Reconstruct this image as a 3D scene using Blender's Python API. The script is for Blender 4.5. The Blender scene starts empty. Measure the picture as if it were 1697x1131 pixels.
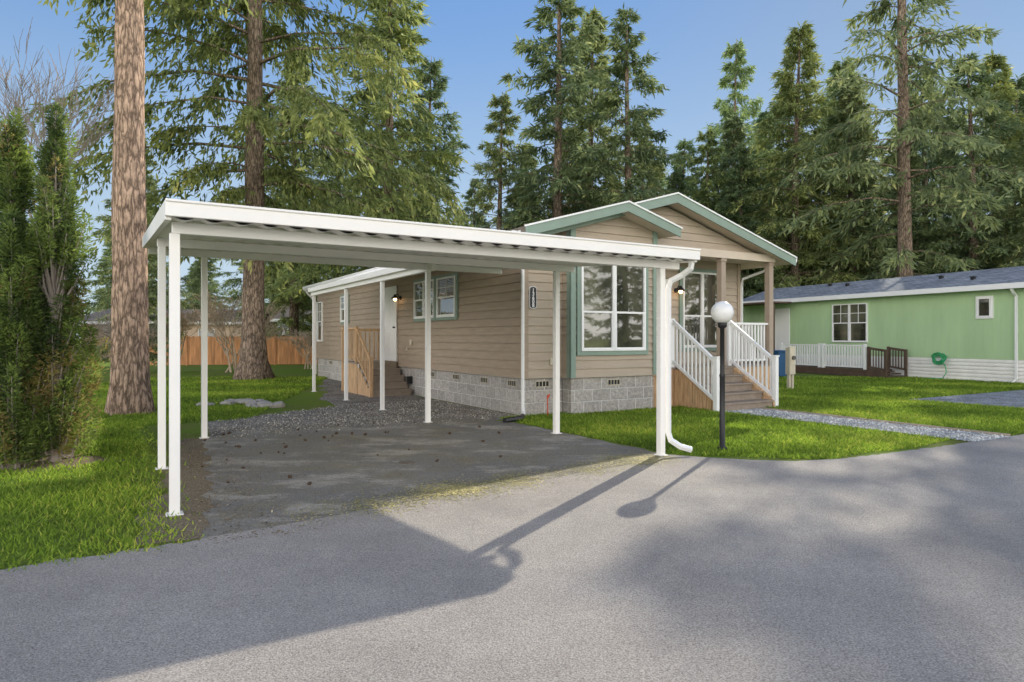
import bpy, math, random, bmesh
import numpy as np
from mathutils import Vector
random.seed(7)
rng = np.random.default_rng(7)
scene = bpy.context.scene
COL = scene.collection
TH = math.atan2(.512, .859)
CT, ST = math.cos(TH), math.sin(TH)

def H(X, Y):               # house-aligned plan coordinates -> world plan
    return (CT*X-ST*Y, ST*X+CT*Y)

# ------------------------------------------------------------------ materials
def mat_new(name):
    m = bpy.data.materials.new(name); m.use_nodes = True
    nt = m.node_tree; b = nt.nodes['Principled BSDF']
    return m, nt, b
def noise(nt, scale, detail=4, rough=.55, sc=None):
    n = nt.nodes.new('ShaderNodeTexNoise')
    n.inputs['Scale'].default_value = scale; n.inputs['Detail'].default_value = detail
    n.inputs['Roughness'].default_value = rough
    tc = nt.nodes.new('ShaderNodeTexCoord')
    src = tc.outputs['Object']
    if sc:
        mp = nt.nodes.new('ShaderNodeMapping'); mp.inputs['Scale'].default_value = sc
        nt.links.new(src, mp.inputs[0]); src = mp.outputs[0]
    nt.links.new(src, n.inputs['Vector'])
    return n
def ramp(nt, fac, stops):
    r = nt.nodes.new('ShaderNodeValToRGB')
    els = r.color_ramp.elements
    while len(els) < len(stops): els.new(.5)
    for e, (p, c) in zip(els, stops):
        e.position = p; e.color = (c[0], c[1], c[2], 1)
    nt.links.new(fac, r.inputs[0])
    return r.outputs[0]
def mix(nt, fac, a, b, mode='MIX'):
    m = nt.nodes.new('ShaderNodeMix'); m.data_type = 'RGBA'; m.blend_type = mode
    for s, v in ((m.inputs[0], fac), (m.inputs[6], a), (m.inputs[7], b)):
        if isinstance(v, bpy.types.NodeSocket): nt.links.new(v, s)
        elif isinstance(v, (int, float)): s.default_value = v
        else: s.default_value = (v[0], v[1], v[2], 1)
    return m.outputs[2]
def bump(nt, b, h, strength, dist):
    bp = nt.nodes.new('ShaderNodeBump'); bp.inputs['Strength'].default_value = strength
    bp.inputs['Distance'].default_value = dist
    nt.links.new(h, bp.inputs['Height']); nt.links.new(bp.outputs[0], b.inputs['Normal'])

def simple(name, c, rough=.6, var=.15, scale=3, bmp=0, bscale=60, spec=.4, metal=0, sc=None):
    m, nt, b = mat_new(name)
    n = noise(nt, scale, 5, .6, sc=sc)
    lo = [x*(1-var) for x in c]; hi = [min(1, x*(1+var)) for x in c]
    col = ramp(nt, n.outputs[0], [(.3, lo), (.7, hi)])
    nt.links.new(col, b.inputs['Base Color'])
    b.inputs['Roughness'].default_value = rough; b.inputs['Metallic'].default_value = metal
    b.inputs['Specular IOR Level'].default_value = spec
    if bmp:
        n2 = noise(nt, bscale, 4, .6, sc=sc); bump(nt, b, n2.outputs[0], bmp, .01)
    return m

M = {}
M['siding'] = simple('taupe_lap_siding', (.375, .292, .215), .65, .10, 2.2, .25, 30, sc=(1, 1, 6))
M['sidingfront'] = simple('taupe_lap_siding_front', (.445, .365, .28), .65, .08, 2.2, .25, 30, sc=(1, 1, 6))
M['green_trim'] = simple('sage_green_trim', (.24, .32, .26), .55, .06, 4, .1, 40)
M['white'] = simple('white_painted_metal', (.90, .87, .83), .42, .03, 1.5)
M['whitevinyl'] = simple('white_vinyl', (.87, .86, .84), .4, .02, 3)
M['soffit'] = simple('soffit_paint', (.65, .55, .44), .7, .05, 3)
M['post'] = simple('porch_post_paint', (.38, .30, .23), .6, .06, 4)
M['cedar'] = simple('cedar_boards', (.56, .36, .20), .7, .35, 3, .4, 40, sc=(8, 8, 1))
M['composite'] = simple('composite_tread', (.28, .225, .175), .7, .15, 5, .2, 50)
M['darkwood'] = simple('dark_stained_wood', (.10, .065, .045), .8, .25, 4, .3, 40)
M['black'] = simple('black_metal', (.015, .015, .017), .4, .1, 4)
M['greenwall'] = simple('green_siding_paint', (.43, .59, .33), .7, .08, 1.2, .1, 40, sc=(1, 1, .3))
M['whiteskirt'] = simple('white_metal_skirting', (.84, .82, .78), .5, .08, 2)
M['beige'] = simple('beige_plastic', (.64, .57, .44), .5, .08, 3)
M['blue'] = simple('blue_plastic', (.03, .10, .22), .45, .1, 3)
M['hose'] = simple('green_hose', (.03, .33, .12), .4, .1, 5)
M['red'] = simple('red_stake', (.6, .08, .04), .5, .05, 5)
M['tan'] = simple('tan_wall', (.60, .44, .32), .7, .1, 2)
M['paleblue'] = simple('pale_blue_wall', (.45, .55, .65), .7, .1, 2)
M['fence'] = simple('cedar_fence', (.60, .28, .12), .75, .4, 1.2, .3, 30, sc=(6, 6, .6))
M['rock'] = simple('field_stone', (.42, .38, .33), .85, .35, 8, .6, 30)
M['castiron'] = simple('rusty_cast_iron', (.17, .14, .11), .85, .35, 20, .6, 60)
M['cone'] = simple('pine_cone_brown', (.08, .05, .03), .9, .3, 40, .5, 60)
M['timber'] = simple('landscape_timber', (.38, .30, .22), .85, .25, 6, .4, 40)
M['roofdark'] = simple('brown_roof', (.17, .14, .11), .85, .2, 8)

def bark(name, a, sc=(7, 7, 1.5)):
    m, nt, b = mat_new(name)
    tc = nt.nodes.new('ShaderNodeTexCoord'); mp = nt.nodes.new('ShaderNodeMapping')
    mp.inputs['Scale'].default_value = sc; nt.links.new(tc.outputs['Object'], mp.inputs[0])
    v = nt.nodes.new('ShaderNodeTexVoronoi'); v.feature = 'DISTANCE_TO_EDGE'
    v.inputs['Scale'].default_value = 1.6
    nz = nt.nodes.new('ShaderNodeTexNoise'); nz.inputs['Scale'].default_value = 2.5; nz.inputs['Detail'].default_value = 6
    nt.links.new(mp.outputs[0], nz.inputs['Vector'])
    mx = nt.nodes.new('ShaderNodeVectorMath'); mx.operation = 'MULTIPLY_ADD'
    mx.inputs[1].default_value = (.9, .9, .9); nt.links.new(nz.outputs['Color'], mx.inputs[0]); nt.links.new(mp.outputs[0], mx.inputs[2])
    nt.links.new(mx.outputs[0], v.inputs['Vector'])
    c1 = ramp(nt, v.outputs['Distance'], [(0, [x*.28 for x in a]), (.2, a)])
    n2 = noise(nt, 9, 6, .7, sc=(1, 1, .5))
    c2 = ramp(nt, n2.outputs[0], [(.35, (.6, .58, .56)), (.65, (1.3, 1.25, 1.2))])
    col = mix(nt, 1.0, c1, c2, 'MULTIPLY')
    nt.links.new(col, b.inputs['Base Color']); b.inputs['Roughness'].default_value = .95
    b.inputs['Specular IOR Level'].default_value = .1
    bump(nt, b, v.outputs['Distance'], 1.0, .06)
    return m
M['bark_red'] = bark('reddish_pine_bark', (.57, .41, .31))
M['bark'] = bark('grey_fir_bark', (.37, .285, .225))
M['twig'] = simple('bare_twig', (.32, .27, .235), .9, .2, 5)
M['twigtan'] = simple('tan_bare_twig', (.52, .40, .29), .9, .2, 5)

def foliage(name, dark, light, transl=.35, tip=None, nsc=.35, vary=False):
    m, nt, b = mat_new(name)
    at = nt.nodes.new('ShaderNodeAttribute'); at.attribute_name = 'tint'
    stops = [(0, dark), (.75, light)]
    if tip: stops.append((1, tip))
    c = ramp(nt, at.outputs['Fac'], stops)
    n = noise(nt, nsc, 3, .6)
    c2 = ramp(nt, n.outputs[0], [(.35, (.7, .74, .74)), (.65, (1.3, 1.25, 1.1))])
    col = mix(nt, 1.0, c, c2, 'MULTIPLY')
    if vary:
        oi = nt.nodes.new('ShaderNodeObjectInfo')
        c3 = ramp(nt, oi.outputs['Random'], [(0, (.80, .90, .95)), (.4, (1.0, 1.0, 1.0)), (.7, (1.25, 1.2, .9)), (1, (1.05, 1.2, 1.2))])
        col = mix(nt, 1.0, col, c3, 'MULTIPLY')
    out = nt.nodes['Material Output']
    nt.links.new(col, b.inputs['Base Color']); b.inputs['Roughness'].default_value = .65
    b.inputs['Specular IOR Level'].default_value = .25
    if transl > 0:
        tr = nt.nodes.new('ShaderNodeBsdfTranslucent'); nt.links.new(col, tr.inputs[0])
        ms = nt.nodes.new('ShaderNodeMixShader'); ms.inputs[0].default_value = transl
        nt.links.new(b.outputs[0], ms.inputs[1]); nt.links.new(tr.outputs[0], ms.inputs[2])
        nt.links.new(ms.outputs[0], out.inputs[0])
    return m
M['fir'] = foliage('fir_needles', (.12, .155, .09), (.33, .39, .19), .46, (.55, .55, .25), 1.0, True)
M['firnear'] = foliage('fir_needles_bright', (.10, .13, .055), (.32, .37, .13), .47, (.54, .52, .19), .6)
M['arbor'] = foliage('arborvitae_foliage', (.05, .085, .035), (.28, .37, .09), .5, (.38, .25, .12), 2.2)
M['grassblade'] = foliage('grass_blades', (.10, .17, .022), (.33, .48, .06), .5, (.60, .62, .12), .8)

def mk_block():
    m, nt, b = mat_new('split_face_block')
    tc = nt.nodes.new('ShaderNodeTexCoord')
    sx = nt.nodes.new('ShaderNodeSeparateXYZ'); nt.links.new(tc.outputs['Object'], sx.inputs[0])
    ad = nt.nodes.new('ShaderNodeMath'); ad.operation = 'ADD'
    nt.links.new(sx.outputs[0], ad.inputs[0]); nt.links.new(sx.outputs[1], ad.inputs[1])
    cb = nt.nodes.new('ShaderNodeCombineXYZ'); nt.links.new(ad.outputs[0], cb.inputs[0]); nt.links.new(sx.outputs[2], cb.inputs[1])
    br = nt.nodes.new('ShaderNodeTexBrick'); br.inputs['Scale'].default_value = 1
    br.inputs['Brick Width'].default_value = .46; br.inputs['Row Height'].default_value = .245
    br.inputs['Mortar Size'].default_value = .012; br.inputs['Mortar Smooth'].default_value = .3
    br.inputs['Color1'].default_value = (.63, .59, .55, 1); br.inputs['Color2'].default_value = (.50, .465, .43, 1)
    br.inputs['Mortar'].default_value = (.84, .81, .77, 1)
    nt.links.new(cb.outputs[0], br.inputs['Vector'])
    n = noise(nt, 18, 7, .8)
    c = ramp(nt, n.outputs[0], [(.34, (.52, .52, .52)), (.66, (1.3, 1.29, 1.28))])
    c = mix(nt, br.outputs['Fac'], c, (1, 1, 1))
    col = mix(nt, 1., br.outputs[0], c, 'MULTIPLY'); nt.links.new(col, b.inputs['Base Color'])
    b.inputs['Roughness'].default_value = .95
    ma = nt.nodes.new('ShaderNodeMath'); ma.operation = 'SUBTRACT'
    nt.links.new(n.outputs[0], ma.inputs[0]); nt.links.new(br.outputs['Fac'], ma.inputs[1])
    bump(nt, b, ma.outputs[0], 1, .05)
    return m
M['block'] = mk_block()

def mk_asphalt(name, base, moss=False):
    m, nt, b = mat_new(name)
    n = noise(nt, 95, 3, .75)
    c1 = ramp(nt, n.outputs[0], [(.34, [x*.5 for x in base]), (.5, base), (.68, [x*1.5 for x in base])])
    n2 = noise(nt, .7, 8, .7)
    c2 = ramp(nt, n2.outputs[0], [(.3, (.78, .78, .79)), (.7, (1.17, 1.16, 1.15))])
    col = mix(nt, 1., c1, c2, 'MULTIPLY')
    if moss:
        n3 = noise(nt, 1.1, 8, .72)
        f = ramp(nt, n3.outputs[0], [(.47, (0, 0, 0)), (.63, (.7, .7, .7))])
        n4 = noise(nt, 50, 4, .75)
        mc = ramp(nt, n4.outputs[0], [(.35, (.10, .088, .062)), (.55, (.28, .25, .16)), (.72, (.48, .43, .27))])
        col = mix(nt, f, col, mc)
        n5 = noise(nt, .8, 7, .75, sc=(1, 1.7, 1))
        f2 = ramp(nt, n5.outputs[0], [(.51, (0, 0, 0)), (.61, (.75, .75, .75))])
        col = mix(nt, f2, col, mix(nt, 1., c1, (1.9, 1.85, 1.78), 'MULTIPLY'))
    nt.links.new(col, b.inputs['Base Color']); b.inputs['Roughness'].default_value = .88
    b.inputs['Specular IOR Level'].default_value = .3
    bump(nt, b, n.outputs[0], .8, .012)
    return m
M['asphalt'] = mk_asphalt('road_asphalt', (.375, .338, .30))
M['drive'] = mk_asphalt('mossy_driveway_asphalt', (.235, .22, .20), True)

def mk_gravel(name, c1, c2, c3, s=38):
    m, nt, b = mat_new(name)
    v = nt.nodes.new('ShaderNodeTexVoronoi'); v.inputs['Scale'].default_value = s
    tc = nt.nodes.new('ShaderNodeTexCoord'); nt.links.new(tc.outputs['Object'], v.inputs['Vector'])
    sp = nt.nodes.new('ShaderNodeSeparateColor'); nt.links.new(v.outputs['Color'], sp.inputs[0])
    col = ramp(nt, sp.outputs[0], [(.0, c1), (.5, c2), (1, c3)])
    sh = ramp(nt, v.outputs['Distance'], [(.2, (1, 1, 1)), (.75, (.25, .25, .25))])
    col = mix(nt, 1., col, sh, 'MULTIPLY')
    n2 = noise(nt, 1.6, 5, .6); cc = ramp(nt, n2.outputs[0], [(.35, (.7, .67, .62)), (.6, (1.1, 1.1, 1.1))])
    col = mix(nt, 1., col, cc, 'MULTIPLY')
    nt.links.new(col, b.inputs['Base Color']); b.inputs['Roughness'].default_value = .9
    inv = nt.nodes.new('ShaderNodeMath'); inv.operation = 'SUBTRACT'; inv.inputs[0].default_value = 1
    nt.links.new(v.outputs['Distance'], inv.inputs[1]); bump(nt, b, inv.outputs[0], 1, .02)
    return m
M['gravel'] = mk_gravel('crushed_gravel', (.21, .185, .16), (.42, .38, .335), (.66, .61, .55))
M['bluegravel'] = mk_gravel('blue_grey_gravel', (.34, .345, .36), (.60, .60, .62), (.82, .82, .82))

def mk_ground():
    m, nt, b = mat_new('lawn_ground')
    n = noise(nt, 70, 4, .8)
    g = ramp(nt, n.outputs[0], [(.3, (.06, .105, .015)), (.5, (.19, .29, .04)), (.72, (.35, .45, .07))])
    n2 = noise(nt, .45, 7, .7)
    f = ramp(nt, n2.outputs[0], [(.46, (0, 0, 0)), (.62, (.6, .6, .6))])
    d = ramp(nt, n.outputs[0], [(.3, (.11, .085, .04)), (.7, (.38, .34, .13))])
    col = mix(nt, f, g, d)
    nt.links.new(col, b.inputs['Base Color']); b.inputs['Roughness'].default_value = .95
    b.inputs['Specular IOR Level'].default_value = .1
    bump(nt, b, n.outputs[0], 1, .04)
    return m
M['ground'] = mk_ground()
M['dirt'] = simple('needle_litter_dirt', (.22, .17, .11), .95, .6, 45, 1, 70)
M['litter'] = foliage('dry_litter', (.08, .06, .035), (.30, .22, .13), .1, (.52, .44, .30), 2)
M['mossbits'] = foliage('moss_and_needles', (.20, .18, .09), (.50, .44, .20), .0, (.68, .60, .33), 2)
M['pebble'] = foliage('gravel_pebbles', (.14, .125, .11), (.40, .365, .33), .0, (.68, .64, .59), 2)
M['pebblepale'] = foliage('pale_gravel_pebbles', (.25, .25, .27), (.55, .56, .58), .0, (.80, .80, .80), 2)

def mk_shingle():
    m, nt, b = mat_new('grey_shingles')
    br = nt.nodes.new('ShaderNodeTexBrick'); tc = nt.nodes.new('ShaderNodeTexCoord')
    nt.links.new(tc.outputs['Object'], br.inputs['Vector']); br.inputs['Scale'].default_value = 1
    br.inputs['Brick Width'].default_value = .3; br.inputs['Row Height'].default_value = .14
    br.inputs['Mortar Size'].default_value = .008
    br.inputs['Color1'].default_value = (.22, .235, .26, 1); br.inputs['Color2'].default_value = (.33, .345, .37, 1)
    br.inputs['Mortar'].default_value = (.10, .10, .11, 1)
    n = noise(nt, 1.5, 6, .7); c = ramp(nt, n.outputs[0], [(.35, (.7, .7, .7)), (.65, (1.2, 1.2, 1.15))])
    nt.links.new(mix(nt, 1., br.outputs[0], c, 'MULTIPLY'), b.inputs['Base Color']); b.inputs['Roughness'].default_value = 1
    b.inputs['Specular IOR Level'].default_value = .05
    return m
M['shingle'] = mk_shingle()

def mk_glass():
    m, nt, b = mat_new('window_glass')
    n = noise(nt, 1.3, 3, .5, sc=(1, 1, .5))
    c = ramp(nt, n.outputs[0], [(.35, (.03, .03, .024)), (.65, (.14, .135, .09))])
    nt.links.new(c, b.inputs['Base Color']); b.inputs['Roughness'].default_value = .02
    b.inputs['Specular IOR Level'].default_value = .8
    b.inputs['Coat Weight'].default_value = .8; b.inputs['Coat Roughness'].default_value = .01; b.inputs['Coat IOR'].default_value = 1.7
    n2 = noise(nt, .8, 2, .5); bump(nt, b, n2.outputs[0], .06, .05)
    return m
M['glass'] = mk_glass()
def mk_emit(name, c, s):
    m, nt, b = mat_new(name)
    b.inputs['Base Color'].default_value = (c[0], c[1], c[2], 1)
    b.inputs['Emission Color'].default_value = (c[0], c[1], c[2], 1); b.inputs['Emission Strength'].default_value = s
    return m
M['bulb'] = mk_emit('warm_bulb', (1, .62, .28), 10)
def mk_globe():
    m, nt, b = mat_new('milk_glass_globe')
    n = noise(nt, 5, 3); c = ramp(nt, n.outputs[0], [(.3, (.80, .79, .76)), (.7, (.86, .85, .83))])
    nt.links.new(c, b.inputs['Base Color']); b.inputs['Roughness'].default_value = .2
    b.inputs['Subsurface Weight'].default_value = .4; b.inputs['Subsurface Radius'].default_value = (.1, .1, .1)
    return m
M['globe'] = mk_globe()

# ------------------------------------------------------------------ mesh helpers
class MB:
    def __init__(s): s.v = []; s.f = []
    def quad(s, a, b, c, d):
        i = len(s.v); s.v += [a, b, c, d]; s.f.append((i, i+1, i+2, i+3)); return s
    def box(s, x0, x1, y0, y1, z0, z1):
        x0, x1 = sorted((x0, x1)); y0, y1 = sorted((y0, y1)); z0, z1 = sorted((z0, z1))
        i = len(s.v)
        s.v += [(x0,y0,z0),(x1,y0,z0),(x1,y1,z0),(x0,y1,z0),(x0,y0,z1),(x1,y0,z1),(x1,y1,z1),(x0,y1,z1)]
        for f in ((0,3,2,1),(4,5,6,7),(0,1,5,4),(1,2,6,5),(2,3,7,6),(3,0,4,7)):
            s.f.append(tuple(i+k for k in f))
        return s
    def extrude(s, pts, axis, a0, a1):
        n = len(pts); i = len(s.v)
        for a in (a0, a1):
            for p in pts:
                s.v.append({'y': (p[0], a, p[1]), 'x': (a, p[0], p[1]), 'z': (p[0], p[1], a)}[axis])
        s.f.append(tuple(i+k for k in range(n))); s.f.append(tuple(i+n+k for k in reversed(range(n))))
        for k in range(n):
            l = (k+1) % n; s.f.append((i+k, i+n+k, i+n+l, i+l))
        return s
    def tube(s, pts, radii, seg=10, cap=True):
        i = len(s.v); pts = [Vector(p) for p in pts]
        for k, p in enumerate(pts):
            t = (pts[min(k+1, len(pts)-1)]-pts[max(k-1, 0)]).normalized()
            a = t.orthogonal() if k == 0 else (a - t*a.dot(t))
            a.normalize(); bb = t.cross(a)
            for j in range(seg):
                an = 2*math.pi*j/seg; q = p+(a*math.cos(an)+bb*math.sin(an))*radii[k]; s.v.append(tuple(q))
        for k in range(len(pts)-1):
            for j in range(seg):
                l = (j+1) % seg; s.f.append((i+k*seg+j, i+k*seg+l, i+(k+1)*seg+l, i+(k+1)*seg+j))
        if cap:
            s.f.append(tuple(i+j for j in reversed(range(seg)))); s.f.append(tuple(i+(len(pts)-1)*seg+j for j in range(seg)))
        return s
    def bar(s, p, q, w, h):
        p, q = Vector(p), Vector(q); t = (q-p).normalized()
        side = t.cross(Vector((0, 0, 1))); side = side.normalized() if side.length > 1e-4 else Vector((1, 0, 0))
        up = side.cross(t).normalized(); i = len(s.v)
        for e in (p, q):
            for a, b in ((-1, -1), (1, -1), (1, 1), (-1, 1)):
                s.v.append(tuple(e+side*a*w/2+up*b*h/2))
        for f in ((0,1,2,3),(7,6,5,4),(0,4,5,1),(1,5,6,2),(2,6,7,3),(3,7,4,0)):
            s.f.append(tuple(i+k for k in f))
        return s
    def obj(s, name, mat, thing=None, off=(0, 0, 0), smooth=False, bevel=0, parent=None):
        me = bpy.data.meshes.new(name)
        if thing is not None: off = thing['off']
        me.from_pydata([(v[0]-off[0], v[1]-off[1], v[2]-off[2]) for v in s.v], [], s.f)
        me.materials.append(mat); me.update()
        o = bpy.data.objects.new(name, me); COL.objects.link(o)
        bm = bmesh.new(); bm.from_mesh(me); bmesh.ops.recalc_face_normals(bm, faces=bm.faces); bm.to_mesh(me); bm.free()
        if smooth:
            for p in me.polygons: p.use_smooth = True
        if bevel:
            bv = o.modifiers.new('b', 'BEVEL'); bv.width = bevel; bv.segments = 2; bv.limit_method = 'ANGLE'
        if parent is not None: o.parent = parent
        elif thing is not None: o.parent = thing['e']
        return o

def thing(name, label, cat, X=0, Y=0, z=0, rot=TH, house=True, group=None):
    e = bpy.data.objects.new(name, None); COL.objects.link(e)
    wx, wy = H(X, Y) if house else (X, Y)
    e.location = (wx, wy, z); e.rotation_euler = (0, 0, rot); e.empty_display_size = .3
    e['label'] = label; e['category'] = cat
    if group: e['group'] = group
    return {'e': e, 'off': (X, Y, z) if house else (0, 0, 0)}

def npmesh(name, verts, faces_n, nper, mat, tint=None):
    me = bpy.data.meshes.new(name)
    nv = len(verts); me.vertices.add(nv); me.vertices.foreach_set('co', verts.astype(np.float32).ravel())
    me.loops.add(faces_n*nper); me.loops.foreach_set('vertex_index', np.arange(faces_n*nper, dtype=np.int32))
    me.polygons.add(faces_n); me.polygons.foreach_set('loop_start', np.arange(0, faces_n*nper, nper, dtype=np.int32))
    try: me.polygons.foreach_set('loop_total', np.full(faces_n, nper, dtype=np.int32))
    except Exception: pass
    if tint is not None:
        a = me.attributes.new('tint', 'FLOAT', 'FACE'); a.data.foreach_set('value', tint.astype(np.float32))
    me.materials.append(mat); me.update(calc_edges=True)
    return me

def siding(mb, orient, plane, lo, hi, z0, z1, e=.175, out=-1):
    f_lo = lo if callable(lo) else (lambda z: lo); f_hi = hi if callable(hi) else (lambda z: hi)
    z = z0
    while z < z1-1e-4:
        zt = min(z+e, z1)
        for (za, zb, oa, ob) in ((z, zt, .028, .002), (z, z, -.008, .028)):
            def P(a, o, zz): return (a, plane+out*o, zz) if orient == 'f' else (plane+out*o, a, zz)
            la, ha, lb, hb = f_lo(za), f_hi(za), f_lo(zb), f_hi(zb)
            if ha-la < .02 and hb-lb < .02: continue
            mb.quad(P(la, oa, za), P(ha, oa, za), P(hb, ob, zb), P(lb, ob, zb))
        z = zt

def window(th, orient, plane, a0, a1, z0, z1, trim=None, cols=2, split=True, tw=.09, grid=False):
    def bx(mb, p, q, o0, o1, za, zb):
        if orient == 'f': mb.box(p, q, plane-o1, plane-o0, za, zb)
        else: mb.box(plane-o1, plane-o0, p, q, za, zb)
    w = MB(); fr = .042
    def frame(p, q, za, zb, o, f):
        bx(w, p, p+f, 0, o, za, zb); bx(w, q-f, q, 0, o, za, zb)
        bx(w, p+f, q-f, 0, o-.002, za, za+f); bx(w, p+f, q-f, 0, o-.002, zb-f, zb)
    W = (a1-a0)/cols; g = MB()
    for c in range(cols):
        p, q = a0+c*W, a0+(c+1)*W
        frame(p+.004, q-.004, z0, z1, .075, fr)
        if split:
            zm = z0+(z1-z0)*(.42 if not grid else .5)
            bx(w, p+fr, q-fr, 0, .066, zm-.02, zm+.02)
            bx(w, p+fr, p+fr+.025, 0, .06, z0+fr, zm-.02); bx(w, q-fr-.025, q-fr, 0, .06, z0+fr, zm-.02)
            bx(w, p+fr+.025, q-fr-.025, 0, .058, z0+fr, z0+fr+.025)
        if grid:
            mid = (p+q)/2
            bx(w, mid-.011, mid+.011, 0, .048, zm+.02, z1-fr)
            bx(w, p+fr, q-fr, 0, .046, (zm+z1)/2-.011, (zm+z1)/2+.011)
        bx(g, p+fr*.8, q-fr*.8, .01, .036, z0+fr*.8, z1-fr*.8)
    wo = w.obj('window', M['whitevinyl'], th)
    g.obj('window_pane', M['glass'], th, parent=wo)
    if trim:
        t = MB()
        bx(t, a0-tw, a0-.001, 0, .050, z0-tw, z1+tw); bx(t, a1+.001, a1+tw, 0, .050, z0-tw, z1+tw)
        bx(t, a0-.001, a1+.001, 0, .048, z0-tw, z0-.001); bx(t, a0-.001, a1+.001, 0, .048, z1+.001, z1+tw)
        t.obj('window_trim', M[trim], th, parent=wo)
    return wo

def structure(o): o['kind'] = 'structure'; return o

# ------------------------------------------------------------------ ground
def sheet(name, pts, z, mat, house=True):
    me = bpy.data.meshes.new(name)
    P = [H(*p) if house else p for p in pts]
    me.from_pydata([(p[0], p[1], z) for p in P], [], [tuple(range(len(P)))])
    me.materials.append(mat); o = bpy.data.objects.new(name, me); COL.objects.link(o); return structure(o)
sheet('ground', [(-600, -600), (600, -600), (600, 600), (-600, 600)], 0, M['ground'], False)
def jag(p, q, n, amp, seed):
    r = random.Random(seed); L = []
    for i in range(n):
        t = i/n; L.append((p[0]+(q[0]-p[0])*t+r.uniform(-amp, amp), p[1]+(q[1]-p[1])*t+r.uniform(-amp, amp)))
    return L
road = [(-60, -3.0), (80, -3.0), (80, 4.6)] + jag((60, 4.7), (10.5, 5.0), 40, .03, 3) + jag((10.5, 5.0), (7.9, 5.15), 24, .03, 1) + \
       [(7.3, 5.35), (6.9, 5.7), (6.55, 6.1), (6.3, 6.5)] + jag((6.15, 6.35), (1.2, 5.7), 30, .035, 21) + jag((.6, 5.6), (-6, 5.45), 50, .045, 2) + [(-60, 5.4)]
sheet('road', road, .008, M['asphalt'])
drive = [(.55, 5.5), (6.3, 6.3)] + jag((6.3, 6.5), (6.25, 10.6), 24, .04, 4) + [(6.0, 11.2)] + jag((5.6, 11.6), (1.6, 11.7), 16, .12, 5) + jag((1.2, 11.2), (.65, 5.7), 30, .08, 6)
sheet('driveway', drive, .004, M['drive'])
gr = jag((1.3, 11.0), (5.7, 11.0), 14, .1, 8) + [(6.3, 10.9), (6.93, 11.1), (6.93, 26)] + jag((5.9, 22), (4.3, 16), 14, .2, 9) + jag((4.3, 15), (1.4, 13.4), 12, .2, 10)
sheet('gravel_strip', gr, .002, M['gravel'])
sheet('dirt_patch', jag((.1, 5.7), (.9, 5.6), 6, .06, 11) + jag((.95, 5.9), (1.3, 11.3), 24, .06, 12) + jag((.9, 11.4), (.15, 6.0), 26, .14, 13), .0015, M['dirt'])
sheet('dirt_patch', [(-6.6+math.cos(t)*1.6*(1+.15*math.sin(t*7)), 8.3+math.sin(t)*.7*(1+.2*math.sin(t*5))) for t in np.linspace(0, 6.1, 40)], .003, M['dirt'], False)
sheet('gravel_path', [(10.95, 4.95), (11.95, 4.9)] + [(12.05, 9.75), (10.85, 9.75)], .012, M['bluegravel'])
sheet('gravel_drive', [(17.5, 4.6), (40, 4.6), (40, 9.0), (17.0, 9.3)], .003, M['bluegravel'])
def ed(X0, X1, Y0, Y1):
    th = thing('timber_edging', 'weathered timber edging board beside the gravel path', 'edging', (X0+X1)/2, (Y0+Y1)/2, group='timber edging of the gravel path')
    MB().box(X0, X1, Y0, Y1, 0, .035).obj('board', M['timber'], th, bevel=.01)
ed(12.06, 12.13, 5.0, 7.3); ed(12.07, 12.14, 7.34, 9.7)

# ------------------------------------------------------------------ grass blades, litter, pebbles
def grass():
    N = 1400000
    x = rng.uniform(-14, 22, N); y = rng.uniform(4, 26, N)
    Xh = CT*x+ST*y; Yh = -ST*x+CT*y
    edge = .02*np.sin(Yh*9)+.05*np.sin(Xh*3.1)
    left = (Xh < .25+edge+rng.normal(0, .16, N)) & (Yh > 5.52+rng.normal(0, .05, N))
    leftb = (Xh < 1.2+(Yh-11)*.4) & (Yh > 13.4)
    lawn = (Xh > 6.32+edge) & (Xh < 10.85) & (Yh > 5.2+edge+np.clip(7.9-Xh, 0, 2)*.75) & (Yh < 11.15) & ~((Xh > 7.85) & (Yh > 10.85))
    far = (Xh > 12.2) & (Yh > 5.0) & (Yh < 30) & ~((Xh > 16.9) & (Yh < 9.3)) & ~((Xh < 14.3) & (Yh > 11))
    arb = ((x+6.6)/1.5)**2+((y-8.3)/.65)**2 < 1
    keep = (left | leftb | lawn | far) & (np.abs(x/y) < .85) & ~(arb & (rng.random(N) < .85))
    patch = np.sin(x*1.3+2*np.sin(y*.9))+np.sin(y*1.7+x*.6)
    keep &= rng.random(N) < np.clip(1.35-y/20, .12, 1)*np.where(left | leftb, np.clip(.75+.35*patch, .15, 1), 1)
    x, y, patch = x[keep], y[keep], patch[keep]; n = len(x)
    h = rng.uniform(.018, .05, n)*(1+y/30); w = .004+.0008*y
    an = rng.uniform(0, 2*np.pi, n); ln = rng.normal(0, .6, (n, 2))*h[:, None]
    dx, dy = np.cos(an)*w, np.sin(an)*w
    v = np.zeros((n, 3, 3)); v[:, 0, 0] = x-dx; v[:, 0, 1] = y-dy; v[:, 1, 0] = x+dx; v[:, 1, 1] = y+dy
    v[:, 2, 0] = x+ln[:, 0]; v[:, 2, 1] = y+ln[:, 1]; v[:, 2, 2] = h
    t = np.clip(rng.normal(.5, .25, n)+.13*patch, 0, 1)
    me = npmesh('grass', v.reshape(-1, 3), n, 3, M['grassblade'], t)
    o = bpy.data.objects.new('grass', me); COL.objects.link(o); o['kind'] = 'stuff'
    o['label'] = 'short green lawn grass beside the driveway'; o['category'] = 'grass'
grass()
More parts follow.
